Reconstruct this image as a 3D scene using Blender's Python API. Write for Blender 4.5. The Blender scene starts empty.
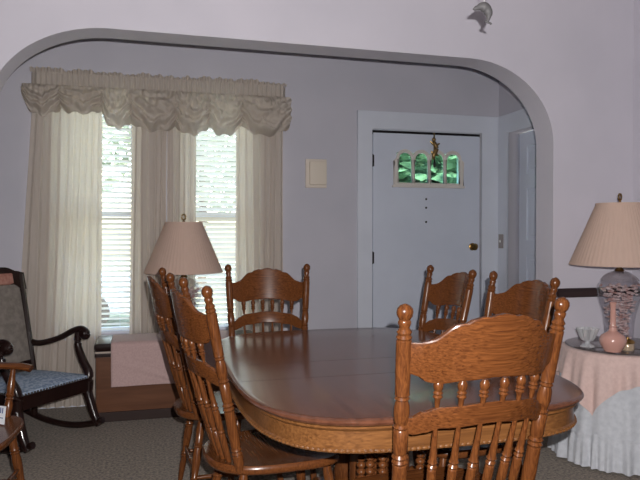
import bpy, bmesh, math, random
from mathutils import Vector, Matrix, noise
random.seed(7)
PI = math.pi
S = bpy.context.scene
COL = S.collection
R = math.radians

# ------------------------------------------------------------------ helpers
def obj(name, bm, mat, parent=None, smooth=True, angle=40):
    me = bpy.data.meshes.new(name)
    bm.normal_update()
    bm.to_mesh(me); bm.free()
    if mat is not None: me.materials.append(mat)
    if smooth:
        for p in me.polygons: p.use_smooth = True
        try: me.set_sharp_from_angle(angle=R(angle))
        except Exception: pass
    o = bpy.data.objects.new(name, me); COL.objects.link(o)
    if parent is not None: o.parent = parent
    return o

def tag(o, label=None, cat=None, group=None, kind=None):
    if label: o['label'] = label
    if cat: o['category'] = cat
    if group: o['group'] = group
    if kind: o['kind'] = kind
    return o

def thing(name, label, cat, loc=(0, 0, 0), rz=0, group=None):
    o = bpy.data.objects.new(name, None); COL.objects.link(o)
    o.empty_display_size = .1
    o.location = loc; o.rotation_euler = (0, 0, rz)
    return tag(o, label, cat, group)

def dup(root, label, group=None):
    r = root.copy(); COL.objects.link(r)
    r['label'] = label
    if group: r['group'] = group
    for ch in list(root.children):
        c = ch.copy(); COL.objects.link(c); c.parent = r
        for g in list(ch.children):
            d = g.copy(); COL.objects.link(d); d.parent = c
    return r

def B(): return bmesh.new()

def box(bm, lo, hi, bev=0, M=None):
    t = bmesh.new()
    bmesh.ops.create_cube(t, size=1)
    for v in t.verts:
        v.co = Vector([(lo[i] + hi[i]) / 2 + v.co[i] * (hi[i] - lo[i]) for i in range(3)])
    if bev: bmesh.ops.bevel(t, geom=t.edges[:], offset=bev, segments=2, profile=.6, affect='EDGES')
    if M is not None: bmesh.ops.transform(t, matrix=M, verts=t.verts[:])
    merge(bm, t)
    return bm

def merge(bm, t):
    me = bpy.data.meshes.new('tmp'); t.to_mesh(me); t.free()
    bm.from_mesh(me); bpy.data.meshes.remove(me)

def ring_loft(bm, rings, close=True, cap=True):
    vs = [[bm.verts.new(p) for p in r] for r in rings]
    n = len(vs[0])
    for a, b in zip(vs, vs[1:]):
        for i in range(n if close else n - 1):
            j = (i + 1) % n
            bm.faces.new((a[i], a[j], b[j], b[i]))
    if cap and close:
        bm.faces.new(list(reversed(vs[0]))); bm.faces.new(vs[-1])
    bmesh.ops.recalc_face_normals(bm, faces=bm.faces[:])
    return bm

def turned(bm, p0, p1, prof, seg=14):
    """a turning: profile [(t, radius)] spun about the line p0-p1"""
    p0, p1 = Vector(p0), Vector(p1)
    d = (p1 - p0); q = d.to_track_quat('Z', 'Y')
    t = bmesh.new()
    rings = []
    for tt, r in prof:
        c = p0 + d * tt
        rings.append([c + q @ Vector((r * math.cos(2 * PI * k / seg), r * math.sin(2 * PI * k / seg), 0)) for k in range(seg)])
    ring_loft(t, rings); merge(bm, t)
    return bm

def lathe(bm, prof, c=(0, 0, 0), seg=32, cap=True, wob=None):
    t = bmesh.new(); rings = []
    for r, z in prof:
        ring = []
        for k in range(seg):
            a = 2 * PI * k / seg
            rr, zz = (r, z) if wob is None else wob(r, z, a)
            ring.append((c[0] + rr * math.cos(a), c[1] + rr * math.sin(a), c[2] + zz))
        rings.append(ring)
    ring_loft(t, rings, cap=cap); merge(bm, t)
    return bm

def tube(bm, pts, rad, seg=10, flat=1.0, caps=True, up=(0, 0, 1)):
    pts = [Vector(p) for p in pts]; n = len(pts)
    rads = rad if isinstance(rad, (list, tuple)) else [rad] * n
    t = bmesh.new(); rings = []
    for i, p in enumerate(pts):
        d = (pts[min(i + 1, n - 1)] - pts[max(i - 1, 0)]).normalized()
        u = Vector(up)
        s = d.cross(u)
        if s.length < 1e-4: s = d.cross(Vector((1, 0, 0)))
        s.normalize(); w = s.cross(d).normalized()
        rings.append([p + s * (rads[i] * math.cos(2 * PI * k / seg)) + w * (rads[i] * flat * math.sin(2 * PI * k / seg)) for k in range(seg)])
    ring_loft(t, rings, cap=caps); merge(bm, t)
    return bm

def smooth_path(pts, n=8):
    P = [Vector(p) for p in pts]; out = []
    for i in range(len(P) - 1):
        a, b, c, d = P[max(i - 1, 0)], P[i], P[i + 1], P[min(i + 2, len(P) - 1)]
        for k in range(n):
            t = k / n
            out.append(.5 * ((2 * b) + (c - a) * t + (2 * a - 5 * b + 4 * c - d) * t * t + (3 * b - a - 3 * c + d) * t ** 3))
    out.append(P[-1]); return out

def interp(x, tab):
    if x <= tab[0][0]: return tab[0][1]
    for (a, va), (b, vb) in zip(tab, tab[1:]):
        if x <= b:
            t = (x - a) / (b - a); t = t * t * (3 - 2 * t)
            return va + (vb - va) * t
    return tab[-1][1]

def plate(loops, thick, axis='Y', at=0.0, bev=0):
    """flat board with holes: loops[0] outline, the rest holes; depth runs from at to at+thick along axis"""
    cu = bpy.data.curves.new('tmp', 'CURVE'); cu.dimensions = '2D'; cu.fill_mode = 'BOTH'
    cu.extrude = thick / 2 - bev; cu.bevel_depth = bev; cu.bevel_resolution = 1; cu.offset = -bev
    for L in loops:
        sp = cu.splines.new('POLY'); sp.points.add(len(L) - 1)
        for p, (x, y) in zip(sp.points, L): p.co = (x, y, 0, 1)
        sp.use_cyclic_u = True
    o = bpy.data.objects.new('tmp', cu); COL.objects.link(o)
    dg = bpy.context.evaluated_depsgraph_get()
    me = bpy.data.meshes.new_from_object(o.evaluated_get(dg))
    bm = bmesh.new(); bm.from_mesh(me)
    bpy.data.objects.remove(o); bpy.data.curves.remove(cu); bpy.data.meshes.remove(me)
    bmesh.ops.remove_doubles(bm, verts=bm.verts[:], dist=1e-5)
    for v in bm.verts:
        x, y, z = v.co
        m = at + thick / 2
        v.co = (x, m + z, y) if axis == 'Y' else (m + z, x, y)
    bmesh.ops.recalc_face_normals(bm, faces=bm.faces[:])
    return bm

def rect(x0, x1, z0, z1): return [(x0, z0), (x1, z0), (x1, z1), (x0, z1)]

def grid(bm, nu, nv, f, thick=0):
    vs = [[bm.verts.new(f(i / nu, j / nv)) for i in range(nu + 1)] for j in range(nv + 1)]
    for j in range(nv):
        for i in range(nu):
            bm.faces.new((vs[j][i], vs[j][i + 1], vs[j + 1][i + 1], vs[j + 1][i]))
    bmesh.ops.recalc_face_normals(bm, faces=bm.faces[:])
    return bm

# ------------------------------------------------------------------ materials
def mat(name, color=(.5, .5, .5), rough=.5, metal=0, coat=0, spec=.5, trans=0, ior=1.45, sheen=0):
    m = bpy.data.materials.new(name); m.use_nodes = True
    b = m.node_tree.nodes['Principled BSDF']
    b.inputs['Base Color'].default_value = (*color, 1)
    b.inputs['Roughness'].default_value = rough
    b.inputs['Metallic'].default_value = metal
    b.inputs['Coat Weight'].default_value = coat
    b.inputs['Coat Roughness'].default_value = .12
    b.inputs['Specular IOR Level'].default_value = spec
    b.inputs['Transmission Weight'].default_value = trans
    b.inputs['IOR'].default_value = ior
    b.inputs['Sheen Weight'].default_value = sheen
    return m

def noisy(m, c0, c1, scale=(1, 1, 1), nscale=5, detail=4, dist=0, bump=0, bscale=None, lo=.35, hi=.65, coord='Object'):
    nt = m.node_tree; N = nt.nodes; L = nt.links; b = N['Principled BSDF']
    tc = N.new('ShaderNodeTexCoord'); mp = N.new('ShaderNodeMapping'); no = N.new('ShaderNodeTexNoise'); cr = N.new('ShaderNodeValToRGB')
    mp.inputs['Scale'].default_value = scale
    no.inputs['Scale'].default_value = nscale; no.inputs['Detail'].default_value = detail; no.inputs['Distortion'].default_value = dist
    cr.color_ramp.elements[0].position = lo; cr.color_ramp.elements[1].position = hi
    cr.color_ramp.elements[0].color = (*c0, 1); cr.color_ramp.elements[1].color = (*c1, 1)
    L.new(tc.outputs[coord], mp.inputs['Vector']); L.new(mp.outputs['Vector'], no.inputs['Vector'])
    L.new(no.outputs['Fac'], cr.inputs['Fac']); L.new(cr.outputs['Color'], b.inputs['Base Color'])
    if bump:
        bu = N.new('ShaderNodeBump'); bu.inputs['Strength'].default_value = bump; bu.inputs['Distance'].default_value = .004
        src = no
        if bscale:
            src = N.new('ShaderNodeTexNoise'); src.inputs['Scale'].default_value = bscale; src.inputs['Detail'].default_value = 3
            L.new(tc.outputs[coord], src.inputs['Vector'])
        L.new(src.outputs['Fac'], bu.inputs['Height']); L.new(bu.outputs['Normal'], b.inputs['Normal'])
    return m

def wood(name, dark, light, axis, rough=.32, coat=.5, fine=60, along=3):
    m = mat(name, light, rough, coat=coat, spec=.4)
    sc = [fine / 10.] * 3; sc[axis] = along / 10.
    noisy(m, dark, light, sc, 10, 5, .6, lo=.25, hi=.7)
    return m

OAK_D, OAK_L = (.052, .0150, .0055), (.172, .058, .0165)
oak = [wood('oak_grain_%s' % a, OAK_D, OAK_L, i, rough=.27, coat=.08, fine=230, along=7) for i, a in enumerate('xyz')]
table_wood = wood('oak_table_top', (.080, .028, .015), (.140, .054, .030), 1, rough=.2, coat=.35, fine=45, along=2)
apron_wood = wood('oak_table_edge', (.085, .032, .010), (.21, .088, .028), 0, rough=.3, coat=.15, fine=150)
darkwood = wood('dark_mahogany', (.010, .0042, .0038), (.020, .0075, .006), 2, rough=.3, coat=.4)
chestwood = wood('cedar_veneer', (.105, .042, .022), (.165, .070, .036), 0, rough=.3, coat=.3, fine=25)
railwood = wood('chair_rail_wood', (.016, .006, .006), (.028, .010, .009), 0, rough=.4)
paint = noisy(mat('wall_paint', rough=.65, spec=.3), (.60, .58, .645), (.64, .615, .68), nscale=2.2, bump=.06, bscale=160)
shaded_paint = noisy(mat('shaded_wall_paint', rough=.6, spec=.3), (.53, .525, .59), (.565, .555, .62), nscale=2.2, bump=.06, bscale=160)  # wall paint darkened to stand in for weaker flash light beyond the arch
white_paint = noisy(mat('trim_paint', rough=.4), (.66, .695, .78), (.70, .735, .82), nscale=3)
door_paint = noisy(mat('door_paint', rough=.38), (.62, .665, .77), (.66, .705, .81), nscale=3)
ceil_paint = noisy(mat('ceiling_paint', rough=.8), (.74, .72, .72), (.78, .76, .76), nscale=4)
carpet = noisy(mat('carpet_pile', rough=.95, spec=.1, sheen=.2), (.070, .052, .037), (.33, .262, .198), nscale=70, detail=6, bump=.9, bscale=220, lo=.3, hi=.7)
brass = mat('brass', (.42, .26, .09), .28, 1)
dark_brass = mat('aged_brass', (.30, .20, .085), .35, 1)
iron = mat('dark_hinge_metal', (.03, .028, .03), .45, .8)
silver = mat('cut_crystal_silver', (.74, .75, .78), .12, .45)
pink_cloth = noisy(mat('pink_linen', rough=.85, spec=.2, sheen=.2), (.50, .35, .335), (.56, .40, .385), nscale=90, bump=.25, bscale=300)
peach_cloth = noisy(mat('peach_topper_cloth', rough=.85, spec=.2, sheen=.2), (.68, .50, .46), (.74, .555, .51), nscale=60, bump=.2, bscale=300)
white_cloth = noisy(mat('white_ruffle_cloth', rough=.85, spec=.2), (.54, .56, .60), (.62, .64, .68), nscale=40, bump=.2, bscale=260)
beige = mat('beige_plastic', (.72, .64, .56), .5)
beige_in = mat('beige_grille', (.74, .66, .56), .6)
pink_glass = mat('pink_ceramic', (.62, .34, .285), .18, coat=.6)
bead_white = mat('white_bead', (.8, .8, .8), .3)
pewter = mat('pewter', (.10, .097, .10), .6)
blue_seat = noisy(mat('blue_brocade', rough=.8, spec=.2), (.22, .29, .42), (.42, .50, .62), nscale=55, detail=3, bump=.3, bscale=120, lo=.42, hi=.58)
tapestry = noisy(mat('grey_tapestry', rough=.9, spec=.1), (.20, .175, .155), (.27, .24, .215), nscale=30, detail=3, bump=.3, bscale=150)
rose_fabric = noisy(mat('rose_headrest', rough=.9, spec=.1), (.38, .17, .13), (.50, .27, .22), nscale=40)
nail = mat('nail_head', (.10, .09, .085), .35, .8)
paper = mat('tag_paper', (.75, .78, .82), .6)
ink = mat('tag_ink', (.12, .15, .28), .6)

def cloth_sheer(name, col, alpha, transl):
    m = bpy.data.materials.new(name); m.use_nodes = True
    nt = m.node_tree; N = nt.nodes; L = nt.links; N.remove(N['Principled BSDF'])
    out = N['Material Output']
    d = N.new('ShaderNodeBsdfDiffuse'); t = N.new('ShaderNodeBsdfTranslucent'); p = N.new('ShaderNodeBsdfTransparent')
    tc = N.new('ShaderNodeTexCoord'); no = N.new('ShaderNodeTexNoise'); no.inputs['Scale'].default_value = 40; no.inputs['Detail'].default_value = 3
    mp = N.new('ShaderNodeMapping'); mp.inputs['Scale'].default_value = (1, 1, .15)
    cr = N.new('ShaderNodeValToRGB')
    cr.color_ramp.elements[0].color = (*[c * .92 for c in col], 1); cr.color_ramp.elements[1].color = (*col, 1)
    L.new(tc.outputs['Object'], mp.inputs[0]); L.new(mp.outputs[0], no.inputs['Vector']); L.new(no.outputs['Fac'], cr.inputs['Fac'])
    L.new(cr.outputs[0], d.inputs['Color']); L.new(cr.outputs[0], t.inputs['Color'])
    a = N.new('ShaderNodeMixShader'); a.inputs[0].default_value = transl
    b = N.new('ShaderNodeMixShader'); b.inputs[0].default_value = alpha
    L.new(d.outputs[0], a.inputs[1]); L.new(t.outputs[0], a.inputs[2])
    L.new(a.outputs[0], b.inputs[1]); L.new(p.outputs[0], b.inputs[2])
    L.new(b.outputs[0], out.inputs['Surface'])
    return m

sheer = cloth_sheer('sheer_voile', (.84, .76, .68), .025, .5)
valance_cloth = cloth_sheer('valance_voile', (.72, .65, .58), .015, .36)
shade_cloth = cloth_sheer('lampshade_linen', (.78, .585, .49), .0, .25)
blind_mat = cloth_sheer('blind_vinyl', (.90, .87, .77), .0, .5)

def thin_glass(name, tint, gl=.12, rough=.03, bump=0):
    m = bpy.data.materials.new(name); m.use_nodes = True
    nt = m.node_tree; N = nt.nodes; L = nt.links; N.remove(N['Principled BSDF'])
    out = N['Material Output']
    p = N.new('ShaderNodeBsdfTransparent'); p.inputs[0].default_value = (*tint, 1)
    g = N.new('ShaderNodeBsdfGlossy'); g.inputs['Roughness'].default_value = rough
    lw = N.new('ShaderNodeLayerWeight'); lw.inputs[0].default_value = .35
    ad = N.new('ShaderNodeMath'); ad.operation = 'MULTIPLY_ADD'; ad.inputs[1].default_value = .38; ad.inputs[2].default_value = gl
    mx = N.new('ShaderNodeMixShader')
    L.new(lw.outputs['Facing'], ad.inputs[0]); L.new(ad.outputs[0], mx.inputs[0])
    L.new(p.outputs[0], mx.inputs[1]); L.new(g.outputs[0], mx.inputs[2]); L.new(mx.outputs[0], out.inputs['Surface'])
    if bump:
        no = N.new('ShaderNodeTexNoise'); no.inputs['Scale'].default_value = 60
        bu = N.new('ShaderNodeBump'); bu.inputs['Strength'].default_value = bump
        L.new(no.outputs['Fac'], bu.inputs['Height']); L.new(bu.outputs[0], g.inputs['Normal'])
    return m
clear = thin_glass('clear_glass', (.96, .97, .98), .06)
jar_glass = thin_glass('jar_glass', (.95, .95, .97), .08, .06, .5)
green_glass = thin_glass('green_door_glass', (.46, .66, .58), .05, .05, .4)

# ------------------------------------------------------------------ room
H = 2.72
AY0, AY1 = 3.50, 3.68            # arch wall
FY = 4.95                        # front wall of the living room
DXR, DXL, DYB = 2.97, -2.9, -2.6 # dining room
LXR, LXL = 2.87, -1.7            # living room
def struct(name, bm, m, smooth=False):
    o = obj(name, bm, m, None, smooth); o['kind'] = 'structure'; return o

struct('floor', box(B(), (-3.1, -2.8, -.08), (3.3, FY + .16, 0)), carpet)
struct('ceiling', box(B(), (-3.1, -2.8, H), (3.3, FY + .16, H + .08)), ceil_paint)
# arch outline
AL, AR, AT = -.72, 2.40, 2.265
pts = [(DXL - .1, 0), (AL, 0)]
n = 28
for k in range(n + 1):
    a = PI - PI / 2 * k / n
    pts.append((AL + .56 + .56 * math.cos(a), AT - .43 + .43 * math.sin(a)))
for k in range(n + 1):
    a = PI / 2 - PI / 2 * k / n
    pts.append((AR - .56 + .56 * math.cos(a), AT - .015 - .48 + .48 * math.sin(a)))
pts += [(AR, 0), (DXR + .12, 0), (DXR + .12, H), (DXL - .1, H)]
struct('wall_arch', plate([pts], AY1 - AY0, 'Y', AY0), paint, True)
# front wall with two windows and the door
W1, W2, WZ0, WZ1 = (-.60, -.05), (.26, .82), .50, 2.19
DX0, DX1, DZ = 1.757, 2.698, 2.04
front = [[(LXL - .1, 0), (DX0 - .02, 0), (DX0 - .02, DZ + .02), (DX1 + .02, DZ + .02), (DX1 + .02, 0), (LXR + .12, 0), (LXR + .12, H), (LXL - .1, H)],
         rect(*W1, WZ0, WZ1), rect(*W2, WZ0, WZ1)]
struct('wall_front', plate(front, .16, 'Y', FY), shaded_paint)
# right wall of the living room with the side door opening
SD0, SD1, SDZ = 3.93, 4.79, 2.04
side = [[(AY1, 0), (SD0, 0), (SD0, SDZ), (SD1, SDZ), (SD1, 0), (FY, 0), (FY, H), (AY1, H)]]
struct('wall_living_right', plate(side, .14, 'X', LXR), shaded_paint)
struct('wall_living_left', box(B(), (LXL - .1, AY1, 0), (LXL, FY, H)), shaded_paint)
struct('wall_right', box(B(), (DXR, DYB - .1, 0), (DXR + .12, AY0, H)), paint)
struct('wall_left', box(B(), (DXL - .1, DYB - .1, 0), (DXL, AY0, H)), paint)
struct('wall_rear', box(B(), (DXL, DYB - .1, 0), (DXR, DYB, H)), paint)
# chair rail
struct('trim_1', box(B(), (AR + .02, AY0 - .022, .838), (DXR, AY0, .895), .006), railwood)
struct('trim_2', box(B(), (DXR - .022, DYB, .838), (DXR, AY0 - .022, .895), .006), railwood)
def base(name, lo, hi): struct(name, box(B(), lo, hi, .006), white_paint)
base('baseboard_front', (-1.7, FY - .018, 0), (1.6, FY, .11))
base('baseboard_right', (DXR - .018, DYB, 0), (DXR, AY0 - .018, .11))
base('baseboard_arch', (AR + .01, AY0 - .018, 0), (DXR, AY0, .11))
base('baseboard_left', (LXL, AY1, 0), (LXL + .018, FY - .02, .11))

# front door casing (part of the setting) and door
bm = plate([[(DX0 - .13, 0), (DX0 - .008, 0), (DX0 - .008, DZ + .008), (DX1 + .008, DZ + .008), (DX1 + .008, 0), (LXR - .002, 0), (LXR - .002, DZ + .15), (DX0 - .13, DZ + .15)]], .022, 'Y', FY - .022, .004)
struct('trim_3', bm, white_paint)
bm = B(); box(bm, (DX0 - .02, FY + .046, 0), (DX0 + .02, FY + .158, DZ + .02)); box(bm, (DX1 - .02, FY + .046, 0), (DX1 + .02, FY + .158, DZ + .02)); box(bm, (DX0 + .02, FY + .046, DZ - .02), (DX1 - .02, FY + .158, DZ + .02))
struct('trim_5', bm, white_paint)
DY = FY - .004                     # face of the front door
door = thing('door_1', None, None, (0, 0, 0)); door['kind'] = 'structure'
LITE = mat('cream_lite_frame', (.70, .66, .62), .45)
GX0, GX1, GZ0, GZ1 = 1.93, 2.537, 1.595, 1.90
slab = plate([rect(DX0 + .004, DX1 - .004, .01, DZ - .018), rect(GX0 + .03, GX1 - .03, GZ0 + .025, GZ1 - .03)], .045, 'Y', DY, .002)
obj('door_slab', slab, door_paint, door, False)
aw = (GX1 - GX0 - .05) / 4
arches = []; out_top = []
for i in range(4):
    cx = GX0 + .025 + aw * (i + .5); hw = aw * .5 - .011; zs = GZ1 - .085
    L = [(cx - hw, GZ0 + .030), (cx + hw, GZ0 + .030)]
    for k in range(13):
        a = PI * k / 12
        L.append((cx + hw * math.cos(a), zs + hw * math.sin(a)))
    arches.append(L)
    for k in range(13):
        a = PI - PI * k / 12
        out_top.append((cx + aw * .5 * math.cos(a), zs + .008 + aw * .48 * math.sin(a)))
outline = [(GX0, GZ0 + .012), (GX1, GZ0 + .012), (GX1, GZ1 - .10)] + list(reversed(out_top)) + [(GX0, GZ1 - .10)]
obj('lite_frame', plate([outline] + arches, .022, 'Y', DY - .018, .003), LITE, door, False)
bm = B(); box(bm, (DX0, DY + .004, DZ - .03), (DX1, DY + .03, DZ + .002)); obj('top_gap_shade', bm, iron, door, False)  # dark strip painted in for the shade in the gap above the slab
bm = B()
box(bm, (GX0 - .012, DY - .03, GZ0 - .004), (GX1 + .012, DY + .004, GZ0 + .014), .004)
obj('lite_sill', bm, LITE, door, False)
bm = B()
for L in arches:
    P = [(x, DY - .018, z) for x, z in L]; tube(bm, P + [P[0]], .007, 6)
Q = [(x, DY - .018, z) for x, z in outline]; tube(bm, Q + [Q[0]], .007, 6)
lf = obj('arch_moulding', bm, LITE, door)
gp = obj('glass_pane', plate([rect(GX0 + .032, GX1 - .032, GZ0 + .027, GZ1 - .032)], .006, 'Y', DY + .02), green_glass, door, False)
gp['label'] = 'green glass'
KX, KZ = 2.628, 1.112
bm = B(); turned(bm, (KX, DY, KZ), (KX, DY - .06, KZ), [(0, .030), (.1, .031), (.16, .026), (.2, .011), (.5, .011), (.6, .024), (.8, .029), (.95, .022), (1, .008)], 20)
obj('door_knob', bm, brass, door)
for hz in (1.80, 1.03, .26):
    bm = B(); turned(bm, (DX0 - .004, DY - .012, hz - .05), (DX0 - .004, DY - .012, hz + .05), [(0, .003), (.03, .006), (.1, .0055), (.9, .0055), (.97, .006), (1, .003)], 10)
    box(bm, (DX0 - .001, DY - .008, hz - .045), (DX0 + .010, DY + .003, hz + .045))
    obj('hinge', bm, iron, door)
for hz in (1.50, 1.43, 1.315):
    bm = B(); turned(bm, (2.215, DY + .002, hz), (2.215, DY - .006, hz), [(0, .008), (.6, .009), (1, .004)], 10)
    obj('knocker_bolt', bm, iron, door)
# side door
sd = thing('door_2', None, None); sd['kind'] = 'structure'
SX = LXR + .095
panels = [(4.03, 4.32, .25, 1.05), (4.42, 4.68, .25, 1.05), (4.03, 4.32, 1.17, 1.58), (4.42, 4.68, 1.17, 1.58), (4.03, 4.32, 1.70, 1.92), (4.42, 4.68, 1.70, 1.92)]
obj('door_slab', plate([rect(SD0 + .004, SD1 - .004, .01, SDZ - .006)] + [rect(*p) for p in panels], .02, 'X', SX, .003), door_paint, sd, False)
bm = B(); box(bm, (SX + .014, SD0 + .006, .012), (SX + .034, SD1 - .006, SDZ - .008))
for p in panels: box(bm, (SX + .004, p[0] + .035, p[2] + .035), (SX + .02, p[1] - .035, p[3] - .035), .008)
obj('door_panel', bm, door_paint, sd, False)
bm = plate([[(SD0 - .13, 0), (SD0, 0), (SD0, SDZ), (SD1, SDZ), (SD1, 0), (SD1 + .13, 0), (SD1 + .13, SDZ + .15), (SD0 - .13, SDZ + .15)]], .02, 'X', LXR - .02, .004)
struct('trim_4', bm, white_paint)

# windows
def window(name, X):
    w = thing(name, None, None); w['kind'] = 'structure'
    x0, x1 = X
    bm = plate([rect(x0 + .001, x1 - .001, WZ0 + .001, WZ1 - .001), rect(x0 + .035, x1 - .035, WZ0 + .04, 1.345), rect(x0 + .035, x1 - .035, 1.385, WZ1 - .04)], .05, 'Y', FY + .07, .003)
    obj('window_frame', bm, white_paint, w, False)
    bm = B(); box(bm, (x0 + .03, FY + .092, WZ0 + .035), (x1 - .03, FY + .096, WZ1 - .035)); obj('glass_pane', bm, clear, w, False)
    bm = B(); box(bm, (x0 - .03, FY - .035, WZ0 - .025), (x1 + .03, FY - .001, WZ0 - .002), .004); obj('window_sill', bm, white_paint, w, False)
window('window_1', W1); window('window_2', W2)

# ------------------------------------------------------------------ blinds
def blind(X, label, tilt):
    t = thing('window_blind', label, 'window blind', ((X[0] + X[1]) / 2, FY + .03, WZ0), 0, 'white slatted blinds')
    hw = (X[1] - X[0]) / 2 - .008; top = WZ1 - WZ0
    bm = B(); box(bm, (-hw, -.022, top - .045), (hw, .022, top - .002), .003); obj('headrail', bm, white_paint, t, False)
    bm = B(); n = 43
    for k in range(n):
        z = .035 + k * (top - .10) / (n - 1)
        def f(u, v, z=z):
            w = (v - .5) * .036
            return (-hw + 2 * hw * u, w * math.cos(R(tilt)), z - w * math.sin(R(tilt)) - .0 + .003 * (1 - (2 * v - 1) ** 2))
        grid(bm, 1, 4, f)
    obj('slats', bm, blind_mat, t)
    bm = B(); box(bm, (-hw, -.014, .004), (hw, .014, .022), .003); obj('bottom_rail', bm, white_paint, t, False)
    for s in (-.6, .6):
        bm = B(); tube(bm, [(s * hw, 0, .01), (s * hw, 0, top - .02)], .0012, 5); obj('cord', bm, white_paint, t)
blind(W1, 'white slatted blind in the left window, above the cedar chest and rocking chair', 34)
blind(W2, 'white slatted blind in the right window, behind the lamp and the far dining chair', 60)

# ------------------------------------------------------------------ curtains
CY = 4.90
def sheer_panel(xt0, xt1, xb0, xb1, folds, label, zb=.015, seed=0):
    rnd = random.Random(seed); ph = [rnd.uniform(0, 6) for _ in range(4)]
    def f(u, v):
        z = 2.30 + (zb - 2.30) * v
        x = (xt0 + (xb0 - xt0) * v) * (1 - u) + (xt1 + (xb1 - xt1) * v) * u
        a = .006 + .010 * v
        uu = u + .02 * math.sin(6 * u + ph[0] + 2 * v)
        y = CY + a * math.sin(2 * PI * folds * uu + ph[1]) + .4 * a * math.sin(2 * PI * folds * 2.3 * uu + ph[2] + v)
        x += .004 * math.sin(5 * v + ph[3] + 9 * u)
        return (x, y, z)
    bm = B(); grid(bm, int(folds * 12), 26, f)
    return tag(obj('sheer_curtain', bm, sheer, None, True, 180), label, 'curtain', 'cream sheer curtain panels')
sheer_panel(-.725, -.265, -.86, -.30, 8, 'cream sheer curtain panel at far left, hanging behind the rocking chair', seed=1)
sheer_panel(-.075, .175, -.10, .15, 4.5, 'cream sheer curtain panel between the windows, the one nearer the left window', seed=2)
sheer_panel(.178, .375, .160, .36, 4, 'cream sheer curtain panel just left of the right window, behind the lampshade', seed=3)
sheer_panel(.665, 1.03, .665, 1.02, 6, 'cream sheer curtain panel at far right, behind the far dining chair', seed=4)

val = thing('valance', 'cream balloon valance with ruffled header across both windows', 'valance', (0, 0, 0))
VY = 4.845
def vwrap(u):
    """front line of the valance with short returns to the wall"""
    x = -.735 + 1.775 * u
    return x
def header(u, v):
    x = vwrap(u); z = 2.325 - .10 * v
    e = min(u, 1 - u)
    y = VY - .012 - .007 * math.sin(u * 2 * PI * 52) + (max(0, .03 - e) / .03) ** 2 * .06
    return (x, y, z)
bm = B(); grid(bm, 420, 3, header); obj('header', bm, valance_cloth, val, True, 180)
rr = random.Random(5); jit = [rr.uniform(-1, 1) for _ in range(60)]
def ruffle(u, v):
    x = vwrap(u); k = u * 46; i = int(k); f = k - i
    j = jit[i % 60] * (1 - f) + jit[(i + 1) % 60] * f
    z = 2.32 + v * (.028 + .012 * j)
    y = VY - .012 - (.006 + .018 * v) * math.sin(u * 2 * PI * 46 + j)
    return (x, y, z)
bm = B(); grid(bm, 420, 3, ruffle); obj('top_ruffle', bm, valance_cloth, val, True, 180)
# balloon swags: (x0, x1, bottom at middle, bottom at right joint)
sw = [(-.785, -.54, 2.03, 2.11), (-.56, -.26, 2.055, 2.10), (-.28, -.07, 1.96, 2.04), (-.09, .24, 1.955, 2.0), (.22, .47, 1.94, 2.02), (.45, .71, 1.945, 2.04), (.69, 1.065, 1.955, 2.03)]
prev = 2.16
for q, (x0, x1, zm, zr) in enumerate(sw):
    rnd = random.Random(20 + q); p = [rnd.uniform(0, 6.28) for _ in range(5)]
    def swag(u, v, x0=x0, x1=x1, zm=zm, z0=prev, z1=zr, p=p, q=q):
        s = math.sin(PI * u) ** .55
        zb = (z0 * (1 - u) + z1 * u) * (1 - s) + zm * s
        z = 2.24 + (zb - 2.24) * v
        bulge = .070 * math.sin(PI * min(1, v * 1.0)) ** .7 * (.35 + .65 * math.sin(PI * u) ** .6)
        # festoon folds sag from the gathered joints; crumples come from warped noise
        X = x0 + (x1 - x0) * u
        sag = v * 4.6 - 1.5 * (1 - abs(2 * u - 1) ** 1.7)
        q1 = noise.noise(Vector((X * 9, z * 9, q * 3.1)))
        fold = .026 * math.sin(sag * 4.2 + p[0] + 2.2 * q1) * v ** .5
        gather = .007 * math.sin(u * 2 * PI * 7 + p[2] + 2 * v) * (1 - v)
        crump = .038 * abs(noise.noise(Vector((X * 16 + q1 * 1.5, z * 16, q + 2.0)))) + .012 * noise.noise(Vector((X * 42, z * 42, q)))
        y = VY - .012 - bulge - fold - gather - crump + (.04 * (v - .85) / .15 if v > .85 else 0)
        return (X, y, z + .010 * math.sin(u * 17 + p[4]) * v)
    bm = B(); grid(bm, 48, 40, swag); obj('swag', bm, valance_cloth, val, True, 180)
    prev = zr
bm = B(); tube(bm, [(-.70, VY + .022, 2.285), (1.01, VY + .022, 2.285)], .008, 8)
for x in (-.70, 1.01): box(bm, (x - .006, VY + .022, 2.275), (x + .006, FY, 2.295))
obj('curtain_rod', bm, white_paint, val)

# ------------------------------------------------------------------ dining table
TX, TY, TZ, TA, TB = .862, 2.475, .74, .572, .815
def outline_pt(a, da, db, e=4.0):
    c, s = math.cos(a), math.sin(a)
    r = lambda v: math.copysign(abs(v) ** (2 / e), v)
    return ((TA + da) * r(c), (TB + db) * r(s))
table = thing('dining_table', 'long oval oak pedestal dining table with beaded apron in the middle of the room', 'table', (TX, TY, 0))
NT = 120
def oval(bm, prof, e=4.0):
    t = bmesh.new()
    ring_loft(t, [[(*outline_pt(2 * PI * k / NT, d, d, e), z) for k in range(NT)] for d, z in prof]); merge(bm, t)
    return bm
bm = oval(B(), [(-.06, TZ - .024), (-.022, TZ - .024), (-.010, TZ - .021), (-.003, TZ - .016), (0, TZ - .010), (-.002, TZ - .006), (-.008, TZ - .002), (-.02, TZ), (-.3, TZ)])
obj('tabletop', bm, table_wood, table, True, 30)
bm = oval(B(), [(-.06, TZ - .024), (-.014, TZ - .024), (-.014, TZ - .030), (-.022, TZ - .036), (-.026, TZ - .040), (-.026, TZ - .084), (-.022, TZ - .088), (-.022, TZ - .098), (-.030, TZ - .102), (-.06, TZ - .102)])
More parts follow.
